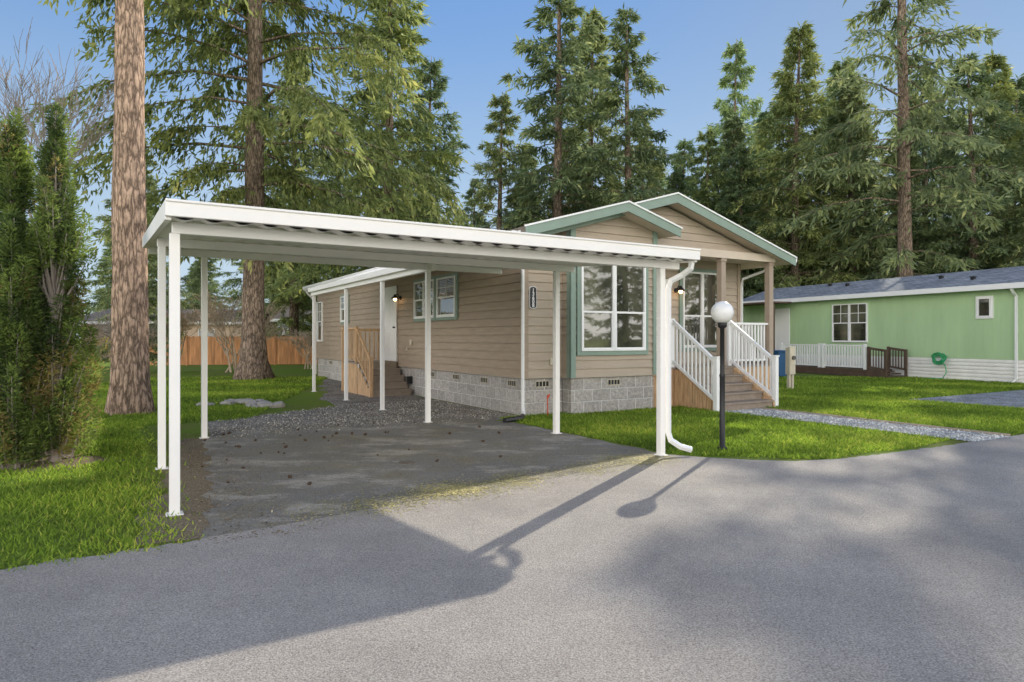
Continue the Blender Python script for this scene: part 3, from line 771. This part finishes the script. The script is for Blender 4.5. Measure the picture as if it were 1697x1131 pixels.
w = MB(); w.box(2.3, 3.2, -.04, 0, .9, 2.95); w.obj('door', M['whitevinyl'], gh)
w = MB(); w.box(4.0, 8.5, -1.45, -.02, .22, .3); w.box(4.0, 8.5, -1.44, -1.40, 0.02, .221)
w.obj('porch_deck', M['darkwood'], gh)
rail(gh, 'f', -1.4, 4.1, 6.2, .36, 1.27, 'whitevinyl', .13, bw=.025); rail(gh, 'f', -1.4, 6.4, 8.4, .36, 1.27, 'whitevinyl', .13, bw=.025)
w = MB()
for i in range(3): w.box(8.55+i*.28, 8.83+i*.28, -1.4, -.3, .2-i*.08, .25-i*.08)
for y in (-1.4, -.3):
    w.bar((8.5, y, 1.15), (9.3, y, 1.05), .05, .09); w.bar((8.5, y, .42), (9.3, y, .32), .04, .07)
    for k in range(6): w.box(8.62+k*.12, 8.65+k*.12, y-.015, y+.015, .40-k*.013, 1.12-k*.013)
    for s_, h in ((8.55, 1.2), (9.3, 1.1)): w.box(s_-.04, s_+.04, y-.04, y+.04, 0, h)
w.box(8.5, 9.3, -1.42, -1.40, .0, .3)
w.obj('wooden_steps', M['darkwood'], gh)
w = MB(); w.box(.2, 3.7, -1.5, -.41, 3.15, 3.22)
for s_ in (.3, 3.55): w.box(s_-.06, s_+.06, -1.45, -1.33, 0, 3.15)
w.box(.2, 3.6, -1.45, -.02, .22, .3)
w.obj('entry_porch', M['darkwood'], gh)
rail(gh, 'f', -1.4, .4, 3.4, .36, 1.27, 'darkwood', .15)
hr = thing('garden_hose', 'coiled green garden hose hanging by white skirting', 'garden hose', A[0]+.39*10.55-.92*.15, A[1]-.92*10.55-.39*.15, 0, ga, False)
w = MB()
pts = []
for i in range(90):
    an = i*.42; rr = .20+.07*math.sin(i*.9); pts.append((rr*math.cos(an)+.03*math.sin(i*1.7), -.03-.0012*i, .78+rr*.85*math.sin(an)))
pts += [(.3, -.15, .5), (.38, -.2, .3), (.3, -.3, .06), (-.3, -.4, .03), (-.6, -.3, .03)]
w.tube(pts, [.018]*len(pts), 6); w.obj('hose_coil', M['hose'], hr, smooth=True)

# ------------------------------------------------------------------ background buildings + fence
def bghouse(x, y, rot, wdt, dep, h, mat, label):
    t = thing('house', label, 'house', x, y, 0, rot, False)
    w = MB(); w.box(-wdt/2, wdt/2, 0, dep, 0, h); w.obj('wall', mat, t)
    w = MB(); w.extrude([(-.4, h), (dep/2, h+1.1), (dep+.4, h), (dep+.4, h+.12), (dep/2, h+1.25), (-.4, h+.12)], 'x', -wdt/2-.4, wdt/2+.4); w.obj('roof', M['roofdark'], t)
    w = MB(); w.box(-wdt/2-.4, wdt/2+.4, -.46, -.4, h-.05, h+.15); w.obj('gutter', M['whitevinyl'], t)
    window(t, 'f', -.001, -wdt/4-.6, -wdt/4+.6, 1.1, 2.2, None, 2, False); window(t, 'f', -.001, wdt/4-.6, wdt/4+.6, 1.1, 2.2, None, 2, False)
bghouse(-26, 50, .1, 12, 8, 2.6, M['tan'], 'tan single-storey house beyond the wooden fence')
bghouse(-33, 40, .5, 10, 7, 2.6, M['tan'], 'tan single-storey house with brown roof by trees')
bghouse(-15.6, 50, 0.0, 4, 5, 2.8, M['paleblue'], 'pale blue outbuilding behind the wooden fence')
for i in range(9):
    t = thing('fence', 'cedar privacy fence panel along the back boundary', 'fence', -20.6+i*2.42*.97, 37+i*.35, 0, .14, False, 'cedar fence panels')
    w = MB()
    for k in range(16): w.box(k*.15, k*.15+.145, 0, .02, .03, 1.62+.02*math.sin(k*3.1+i))
    w.obj('boards', M['fence'], t)
    w = MB(); w.box(0, 2.4, .019, .06, .3, .4); w.box(0, 2.4, .019, .06, 1.3, 1.4); w.box(2.37, 2.46, -.02, .07, 0, 1.7); w.obj('rails', M['fence'], t)

# ------------------------------------------------------------------ trees
def trunk_mb(height, r0, seed, bend=.3, seg=14, rings=30, lean=(0, 0), flare=1.5):
    r = random.Random(seed); mb = MB(); ph = r.uniform(0, 6)
    for k in range(rings+1):
        t = k/rings; z = -.2+(height+.2)*t
        zz = max(0, z)
        rad = r0*(1-t)**.8*(1+(flare-1)*math.exp(-zz*2.2))+.012
        cx = bend*math.sin(t*2.5+ph)*t+lean[0]*t; cy = bend*math.cos(t*2.1+ph)*t+lean[1]*t
        for j in range(seg):
            a = 2*math.pi*j/seg
            q = rad*(1+.06*math.sin(j*2.4+k*.9+ph)+r.uniform(-.03, .03)+(.18*math.exp(-zz*3)*math.sin(a*4+ph)))
            mb.v.append((cx+q*math.cos(a), cy+q*math.sin(a), z))
    for k in range(rings):
        for j in range(seg):
            l = (j+1) % seg; mb.f.append((k*seg+j, k*seg+l, (k+1)*seg+l, (k+1)*seg+j))
    def centre(z):
        t = min(1, max(0, (z+.2)/(height+.2)))
        return (bend*math.sin(t*2.5+ph)*t+lean[0]*t, bend*math.cos(t*2.1+ph)*t+lean[1]*t)
    return mb, centre

def conifer(seed, Ht, base, R, spacing=.5, per=5, twn=14, lvn=5, ll=.5, lw=.10, r0=.33, rise=.12, droop=.35, hang=.35, fol='fir', brk='bark', irreg=.3, bend=.3, flare=1.4, gap=.12, topfull=.8):
    g = np.random.default_rng(seed); rr = random.Random(seed)
    mb, cen = trunk_mb(Ht, r0, seed, bend, flare=flare)
    zs = []; z = base
    while z < Ht-.15:
        s = (z-base)/(Ht-base)
        n = max(3, int(per*(1-.3*s)))
        a0 = rr.uniform(0, 6.28)
        for k in range(n):
            if rr.random() < gap: continue
            Lb = R*((1-s)**topfull)*min(1, .5+s*3.0)*rr.uniform(1-irreg*1.5, 1+irreg*.6)+.25
            zs.append((z+rr.uniform(-.2, .2), a0+6.283*k/n+rr.uniform(-.35, .35), Lb, s))
        z += spacing*(1.25-.6*s)*rr.uniform(.75, 1.25)
    V = []; T = []
    for (z, az, Lb, s) in zs:
        cx, cy = cen(z); d = np.array([math.cos(az), math.sin(az), 0]); p = np.array([-d[1], d[0], 0])
        ri = rise+.35*s; dr = droop*(1-.6*s)*g.uniform(.7, 1.3)
        sag = lambda t: Lb*(ri*t-dr*t*t)
        pts = [(cx+d[0]*Lb*t, cy+d[1]*Lb*t, z+sag(t)) for t in (0, .3, .65, .95)]
        rb = .012+.009*Lb
        mb.tube(pts, [rb, rb*.75, rb*.45, rb*.15], 4, cap=False)
        nt_ = max(4, int(twn*min(1.3, Lb/R+.3)))
        t = g.uniform(.12, 1, nt_)**.8
        P = np.stack([cx+d[0]*Lb*t, cy+d[1]*Lb*t, z+Lb*(ri*t-dr*t*t)], 1)
        sd_ = np.where(g.random(nt_) < .5, -1, 1)
        td = p[None]*sd_[:, None]*g.uniform(.3, 1, (nt_, 1))+d[None]*g.uniform(.35, .9, (nt_, 1)); td[:, 2] = g.uniform(-.35, .1, nt_)
        td /= np.linalg.norm(td, axis=1, keepdims=True)
        tl = (.30*Lb*(1-.6*t)+.12)*g.uniform(.6, 1.2, nt_)
        q = g.uniform(0, 1, (nt_, lvn))
        pos = P[:, None]+td[:, None]*(tl[:, None]*q)[..., None]; pos[..., 2] -= hang*tl[:, None]*q*q
        pos += g.normal(0, .05, pos.shape)
        ld = td[:, None]*.8+g.normal(0, .42, pos.shape); ld[..., 2] -= hang*g.uniform(.2, 1.3, ld.shape[:2])
        ld /= np.linalg.norm(ld, axis=2, keepdims=True)
        up = g.normal(0, .5, pos.shape)+np.array([0, 0, 1.0]); sv = np.cross(ld, up); sv /= np.linalg.norm(sv, axis=2, keepdims=True)+1e-6
        le = ll*g.uniform(.55, 1.2, ld.shape[:2])[..., None]; wv = lw*g.uniform(.6, 1.3, ld.shape[:2])[..., None]
        a = pos; b = pos+ld*le*.45+sv*wv; c = pos+ld*le; e = pos+ld*le*.45-sv*wv
        V.append(np.stack([a, b, c, e], 2).reshape(-1, 4, 3))
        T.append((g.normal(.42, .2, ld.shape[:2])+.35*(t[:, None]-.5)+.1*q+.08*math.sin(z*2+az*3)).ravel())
    V = np.concatenate(V); T = np.clip(np.concatenate(T), 0, 1)
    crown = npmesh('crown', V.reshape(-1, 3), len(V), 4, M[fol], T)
    tme = bpy.data.meshes.new('trunk'); tme.from_pydata(mb.v, [], mb.f); tme.materials.append(M[brk])
    for p_ in tme.polygons: p_.use_smooth = True
    return tme, crown, len(V)

def place(name, meshes, x, y, sc, rot, label, cat, group=None, szxy=None):
    e = bpy.data.objects.new(name, None); COL.objects.link(e); e.location = (x, y, 0); e.rotation_euler = (0, 0, rot)
    s = szxy or sc; e.scale = (s, s, sc); e['label'] = label; e['category'] = cat
    if group: e['group'] = group
    for nm, me in zip(('trunk', 'crown'), meshes):
        o = bpy.data.objects.new(nm, me); COL.objects.link(o); o.parent = e
    return e

variants = []
specs = [dict(Ht=24, base=3.5, R=4.6, irreg=.45), dict(Ht=24, base=5, R=4.2, gap=.25, irreg=.5), dict(Ht=24, base=2.0, R=5.0, droop=.5, per=6, irreg=.4), dict(Ht=24, base=7, R=4.0, gap=.3, irreg=.5, droop=.55), dict(Ht=24, base=2, R=4.2, per=6, irreg=.45)]
for i, s in enumerate(specs):
    a, b, n = conifer(100+i, **s, spacing=.62, twn=30, lvn=7, ll=.52, lw=.055, hang=.6, topfull=.78); variants.append((a, b))
G = 'tall conifers behind the houses'
labs = ['tall dark green fir tree with full drooping crown', 'tall slender fir with sparse ragged branches and gaps']
def fir(x, y, h, v, wid=1.0):
    s = h/24
    place('fir_tree', variants[v], x, y, s, random.uniform(0, 6.28), labs[1] if v in (1, 3) else labs[0], 'tree', G, szxy=s*wid)
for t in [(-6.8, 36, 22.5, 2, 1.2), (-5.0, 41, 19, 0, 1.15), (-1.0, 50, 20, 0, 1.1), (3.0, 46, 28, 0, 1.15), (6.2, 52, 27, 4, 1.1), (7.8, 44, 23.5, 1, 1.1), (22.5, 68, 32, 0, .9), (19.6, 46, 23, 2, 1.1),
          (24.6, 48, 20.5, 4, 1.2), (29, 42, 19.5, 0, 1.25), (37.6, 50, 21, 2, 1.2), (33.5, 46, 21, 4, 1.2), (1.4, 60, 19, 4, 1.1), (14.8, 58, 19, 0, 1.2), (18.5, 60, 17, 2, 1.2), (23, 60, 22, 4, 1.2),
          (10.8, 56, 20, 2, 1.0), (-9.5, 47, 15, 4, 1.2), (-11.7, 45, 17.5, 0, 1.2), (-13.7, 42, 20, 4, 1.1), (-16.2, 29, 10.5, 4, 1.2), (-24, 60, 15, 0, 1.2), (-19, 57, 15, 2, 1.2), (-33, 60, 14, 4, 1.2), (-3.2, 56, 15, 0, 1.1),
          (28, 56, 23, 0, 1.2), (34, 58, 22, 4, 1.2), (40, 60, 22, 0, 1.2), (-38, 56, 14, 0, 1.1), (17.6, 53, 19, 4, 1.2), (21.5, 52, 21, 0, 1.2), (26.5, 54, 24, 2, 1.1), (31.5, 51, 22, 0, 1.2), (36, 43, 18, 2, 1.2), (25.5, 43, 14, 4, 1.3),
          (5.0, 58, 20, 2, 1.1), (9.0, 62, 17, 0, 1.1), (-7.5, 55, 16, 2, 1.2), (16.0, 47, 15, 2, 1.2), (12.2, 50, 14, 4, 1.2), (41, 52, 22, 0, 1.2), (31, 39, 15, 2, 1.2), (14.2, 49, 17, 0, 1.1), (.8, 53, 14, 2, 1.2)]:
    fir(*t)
rl = random.Random(5)
for i in range(26):
    x = -48+i*4.3+rl.uniform(-1.5, 1.5); y = rl.uniform(66, 84)
    fir(x, y, rl.uniform(12, 18)*(1.15 if x > -5 else .85), rl.choice([0, 2, 4]), 1.4)
# wood along the road beyond the frame (seen in the window reflections)
for (x, y, h) in ((38, 2, 17), (41, -5, 15), (36, -12, 18), (43, -18, 16), (34, -24, 14), (45, 8, 17)):
    fir(x, y, h, rl.choice([0, 2, 4]), 1.2)

a, b, n = conifer(211, 33, 3.2, 6.6, spacing=.80, per=5, twn=32, lvn=7, ll=.55, lw=.062, r0=.42, droop=.5, hang=.7, gap=.30, irreg=.5, topfull=.6)
place('fir_tree', (a, b), 21.8, 37, 1, 0, 'very tall broad fir with bare grey trunk showing between branches', 'tree', G)
a, b, n = conifer(305, 27, 6.2, 7.0, spacing=.70, per=5, twn=64, lvn=13, ll=.34, lw=.045, r0=.42, rise=.1, droop=.42, hang=1.3, fol='firnear', gap=.2, irreg=.45, bend=.15, topfull=.55, flare=1.7)
place('fir_tree', (a, b), -9.7, 25, 1, .4, 'large fir with thick trunk and long drooping yellow-green branches', 'tree')
a, b, n = conifer(306, 24, 10.5, 4.5, spacing=.6, per=4, twn=40, lvn=8, ll=.30, lw=.04, r0=.34, fol='firnear', brk='bark_red', hang=.6, bend=.05, flare=1.45, topfull=.6)
place('pine_tree', (a, b), -7.85, 13.7, 1, 0, 'tall pine with bare reddish-brown plated bark trunk on the lawn', 'tree')

# arborvitae: many upright plumes around the stem
def arbor(seed, Ht, R, plumes=170):
    g = np.random.default_rng(seed); rr = random.Random(seed)
    mb, cen = trunk_mb(Ht*.95, .045, seed, .05, 8, 12)
    V = []; T = []
    for i in range(plumes):
        s = rr.random()**.9 if i > 20 else rr.uniform(0, .12); zb = Ht*s*.9+.02; aa = rr.uniform(0, 6.283)
        prof = min(1, .75+s*1.2)*(1-s**2.0)
        rad = R*prof*rr.uniform(.2, 1.12); hl = rr.uniform(.3, .8)*(1-.3*s); wr = rr.uniform(.045, .12)*(1.1-.45*s)
        c = np.array([rad*math.cos(aa), rad*math.sin(aa), zb]); lean = np.array([math.cos(aa), math.sin(aa), 0])*rr.uniform(-.15, .22)
        mb.tube([(0, 0, max(.1, zb-.45)), tuple(c*np.array([.6, .6, 1])+np.array([0, 0, -.08])), tuple(c+lean*hl*.8+np.array([0, 0, hl*.8]))], [.016, .011, .003], 4, False)
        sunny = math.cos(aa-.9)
        brown = (s < .3 and rr.random() < .35) or rr.random() < .03
        dens = .3 if (s < .35 and rr.random() < .45) else 1
        n = int(520*dens*(wr/.11)*hl/.6)
        u = g.random(n); rr_ = wr*np.sin(np.pi*np.clip(u*.85+.12, 0, 1))**.8*np.sqrt(g.uniform(.1, 1.6, n)); a2 = g.uniform(0, 6.283, n)
        out = np.stack([np.cos(a2), np.sin(a2), np.zeros(n)], 1)
        pos = c+lean*(hl*u)[:, None]+out*rr_[:, None]; pos[:, 2] += hl*u
        ld = out*g.uniform(.3, 1.1, (n, 1))+g.normal(0, .4, (n, 3)); ld[:, 2] += .5; ld /= np.linalg.norm(ld, axis=1, keepdims=True)
        sv = np.cross(ld, out+g.normal(0, .7, (n, 3))); sv /= np.linalg.norm(sv, axis=1, keepdims=True)+1e-6
        le = g.uniform(.03, .09, (n, 1)); w_ = g.uniform(.005, .011, (n, 1))
        V.append(np.stack([pos, pos+ld*le*.5+sv*w_, pos+ld*le, pos+ld*le*.5-sv*w_], 1))
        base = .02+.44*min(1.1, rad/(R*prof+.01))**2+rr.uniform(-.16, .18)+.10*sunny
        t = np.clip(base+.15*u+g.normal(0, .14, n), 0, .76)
        if brown: t = g.uniform(.8, 1, n)
        T.append(t)
    V = np.concatenate(V); T = np.concatenate(T)
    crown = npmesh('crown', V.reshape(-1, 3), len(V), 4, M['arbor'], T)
    tme = bpy.data.meshes.new('trunk'); tme.from_pydata(mb.v, [], mb.f); tme.materials.append(M['twig']); return tme, crown
lab = 'columnar arborvitae with yellow-green sprays and browning base on the lawn'
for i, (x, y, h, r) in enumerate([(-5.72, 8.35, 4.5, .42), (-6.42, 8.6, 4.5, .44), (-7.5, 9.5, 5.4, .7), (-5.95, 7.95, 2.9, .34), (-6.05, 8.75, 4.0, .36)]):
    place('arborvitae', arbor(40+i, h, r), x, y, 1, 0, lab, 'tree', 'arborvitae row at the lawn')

def bare(seed, h, r0, depth=6, spread=.5, nb=3, rmin=.006):
    rr = random.Random(seed); mb = MB()
    def grow(p, d, L, r, k):
        r = max(r, rmin)
        q = p+d*L; mid = p+d*L*.5+Vector((rr.uniform(-1, 1), rr.uniform(-1, 1), 0))*L*.06
        mb.tube([p, mid, q], [r, r*.8, r*.6], 5 if r > .03 else 3, False)
        if k == 0: return
        for i in range(nb):
            dd = (d+Vector((rr.gauss(0, spread), rr.gauss(0, spread), rr.uniform(-.1, .35)))).normalized()
            st_ = p+d*L*rr.uniform(.45, 1)
            grow(st_, dd, L*rr.uniform(.6, .85), r*.55, k-1)
    grow(Vector((0, 0, 0)), Vector((0, 0, 1)), h*.3, r0, depth)
    return mb
def bare_tree(name, seed, x, y, h, r0, depth, spread, nb, mat, label, cat, stems=1, rmin=.006):
    e = bpy.data.objects.new(name, None); COL.objects.link(e); e.location = (x, y, 0); e['label'] = label; e['category'] = cat
    mb = MB(); rr = random.Random(seed)
    for s in range(stems):
        m = bare(seed+s, h*rr.uniform(.8, 1), r0, depth, spread, nb, rmin)
        ox, oy = (rr.uniform(-.3, .3), rr.uniform(-.3, .3)) if stems > 1 else (0, 0); lx, ly = (rr.uniform(-.5, .5), rr.uniform(-.5, .5)) if stems > 1 else (0, 0)
        b0 = len(mb.v); mb.v += [(v[0]+ox+lx*v[2], v[1]+oy+ly*v[2], v[2]) for v in m.v]; mb.f += [tuple(i+b0 for i in f) for f in m.f]
    me = bpy.data.meshes.new('branches'); me.from_pydata(mb.v, [], mb.f); me.materials.append(M[mat]); o = bpy.data.objects.new('branches', me); COL.objects.link(o); o.parent = e
bare_tree('bare_tree', 11, -11.6, 16.2, 13.2, .13, 6, .33, 3, 'twig', 'leafless deciduous tree with fine upright grey twigs', 'tree', rmin=.007)
bare_tree('bare_shrub', 21, -12.6, 30, 5.0, .05, 5, .5, 3, 'twigtan', 'leafless tan shrub with tangled arching twigs by fence', 'shrub', 5, .009)
bare_tree('bare_shrub', 31, -16.0, 32, 4.6, .05, 5, .5, 3, 'twigtan', 'leafless tan shrub with tangled arching twigs by fence', 'shrub', 5, .009)
bare_tree('bare_shrub', 51, -10.2, 33, 3.0, .04, 5, .55, 3, 'twigtan', 'leafless tan shrub with tangled arching twigs by fence', 'shrub', 4, .009)
bare_tree('bare_shrub', 61, -12.5, 21.5, 3.5, .04, 5, .5, 3, 'twig', 'leafless brown shrub beside the pine trunk', 'shrub', 4)

# ------------------------------------------------------------------ light, sky, camera
el = math.radians(27); az = math.atan2(.483, .876)
sv = Vector((math.sin(az)*math.cos(el), math.cos(az)*math.cos(el), math.sin(el)))
sun = bpy.data.lights.new('sun', 'SUN'); sun.energy = 5.0; sun.angle = math.radians(.5); sun.color = (1, .93, .79)
so = bpy.data.objects.new('sun', sun); COL.objects.link(so); so.rotation_euler = (-sv).to_track_quat('-Z', 'Y').to_euler()
wd = bpy.data.worlds.new('World'); scene.world = wd; wd.use_nodes = True
nt = wd.node_tree; lk = nt.links.new
sk = nt.nodes.new('ShaderNodeTexSky'); sk.sky_type = 'NISHITA'; sk.sun_disc = False
sk.sun_elevation = el; sk.sun_rotation = az; sk.air_density = 1.0; sk.dust_density = .1; sk.ozone_density = 2.0
def math_(op, a, b=None):
    n = nt.nodes.new('ShaderNodeMath'); n.operation = op
    for i, v in enumerate((a, b)):
        if v is None: continue
        if isinstance(v, bpy.types.NodeSocket): lk(v, n.inputs[i])
        else: n.inputs[i].default_value = v
    return n.outputs[0]
def smooth(src, a, b, to=1.0):
    n = nt.nodes.new('ShaderNodeMapRange'); n.interpolation_type = 'SMOOTHSTEP'; lk(src, n.inputs[0])
    n.inputs[1].default_value = a; n.inputs[2].default_value = b; n.inputs[4].default_value = to
    return n.outputs[0]
bwn = nt.nodes.new('ShaderNodeRGBToBW'); lk(sk.outputs[0], bwn.inputs[0])
fac = math_('DIVIDE', 3.3, math_('ADD', 1.0, math_('MULTIPLY', bwn.outputs[0], .93)))
vm = nt.nodes.new('ShaderNodeVectorMath'); vm.operation = 'SCALE'; lk(sk.outputs[0], vm.inputs[0]); lk(fac, vm.inputs['Scale'])
vt = nt.nodes.new('ShaderNodeVectorMath'); vt.operation = 'MULTIPLY'; lk(vm.outputs[0], vt.inputs[0]); vt.inputs[1].default_value = (.82, .99, 1.14)
tc = nt.nodes.new('ShaderNodeTexCoord'); sx = nt.nodes.new('ShaderNodeSeparateXYZ'); lk(tc.outputs['Generated'], sx.inputs[0])
haze = mix(nt, smooth(sx.outputs[2], .50, -.02, .85), vt.outputs[0], (4.6, 5.6, 6.6))
bg = nt.nodes['Background']; lk(haze, bg.inputs[0]); bg.inputs[1].default_value = .14
# made-up cloud bank beside and behind the viewer, unseen, added as fill light
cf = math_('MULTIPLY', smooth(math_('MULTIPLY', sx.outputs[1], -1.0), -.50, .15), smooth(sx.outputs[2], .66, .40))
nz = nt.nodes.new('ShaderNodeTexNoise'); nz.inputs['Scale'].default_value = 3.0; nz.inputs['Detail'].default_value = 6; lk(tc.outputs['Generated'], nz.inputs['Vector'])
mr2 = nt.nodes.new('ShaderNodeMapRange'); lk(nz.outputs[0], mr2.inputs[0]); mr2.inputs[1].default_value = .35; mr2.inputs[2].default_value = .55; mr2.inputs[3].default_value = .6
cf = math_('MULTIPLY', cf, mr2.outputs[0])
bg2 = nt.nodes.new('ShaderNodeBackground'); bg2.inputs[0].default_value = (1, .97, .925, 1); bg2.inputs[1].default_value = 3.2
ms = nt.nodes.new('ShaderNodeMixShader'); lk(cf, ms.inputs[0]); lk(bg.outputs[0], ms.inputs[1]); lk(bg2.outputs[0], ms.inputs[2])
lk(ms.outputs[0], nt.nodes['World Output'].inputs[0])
cam = bpy.data.cameras.new('camera'); cam.sensor_width = 36; cam.lens = 36*1105/1697; cam.shift_y = -.0032; cam.clip_end = 2000; cam.clip_start = .05
co = bpy.data.objects.new('camera', cam); COL.objects.link(co); co.location = (0, 0, 1.55); co.rotation_euler = (math.pi/2, 0, 0)
scene.camera = co
scene.view_settings.view_transform = 'Standard'; scene.view_settings.look = 'None'; scene.view_settings.exposure = 0
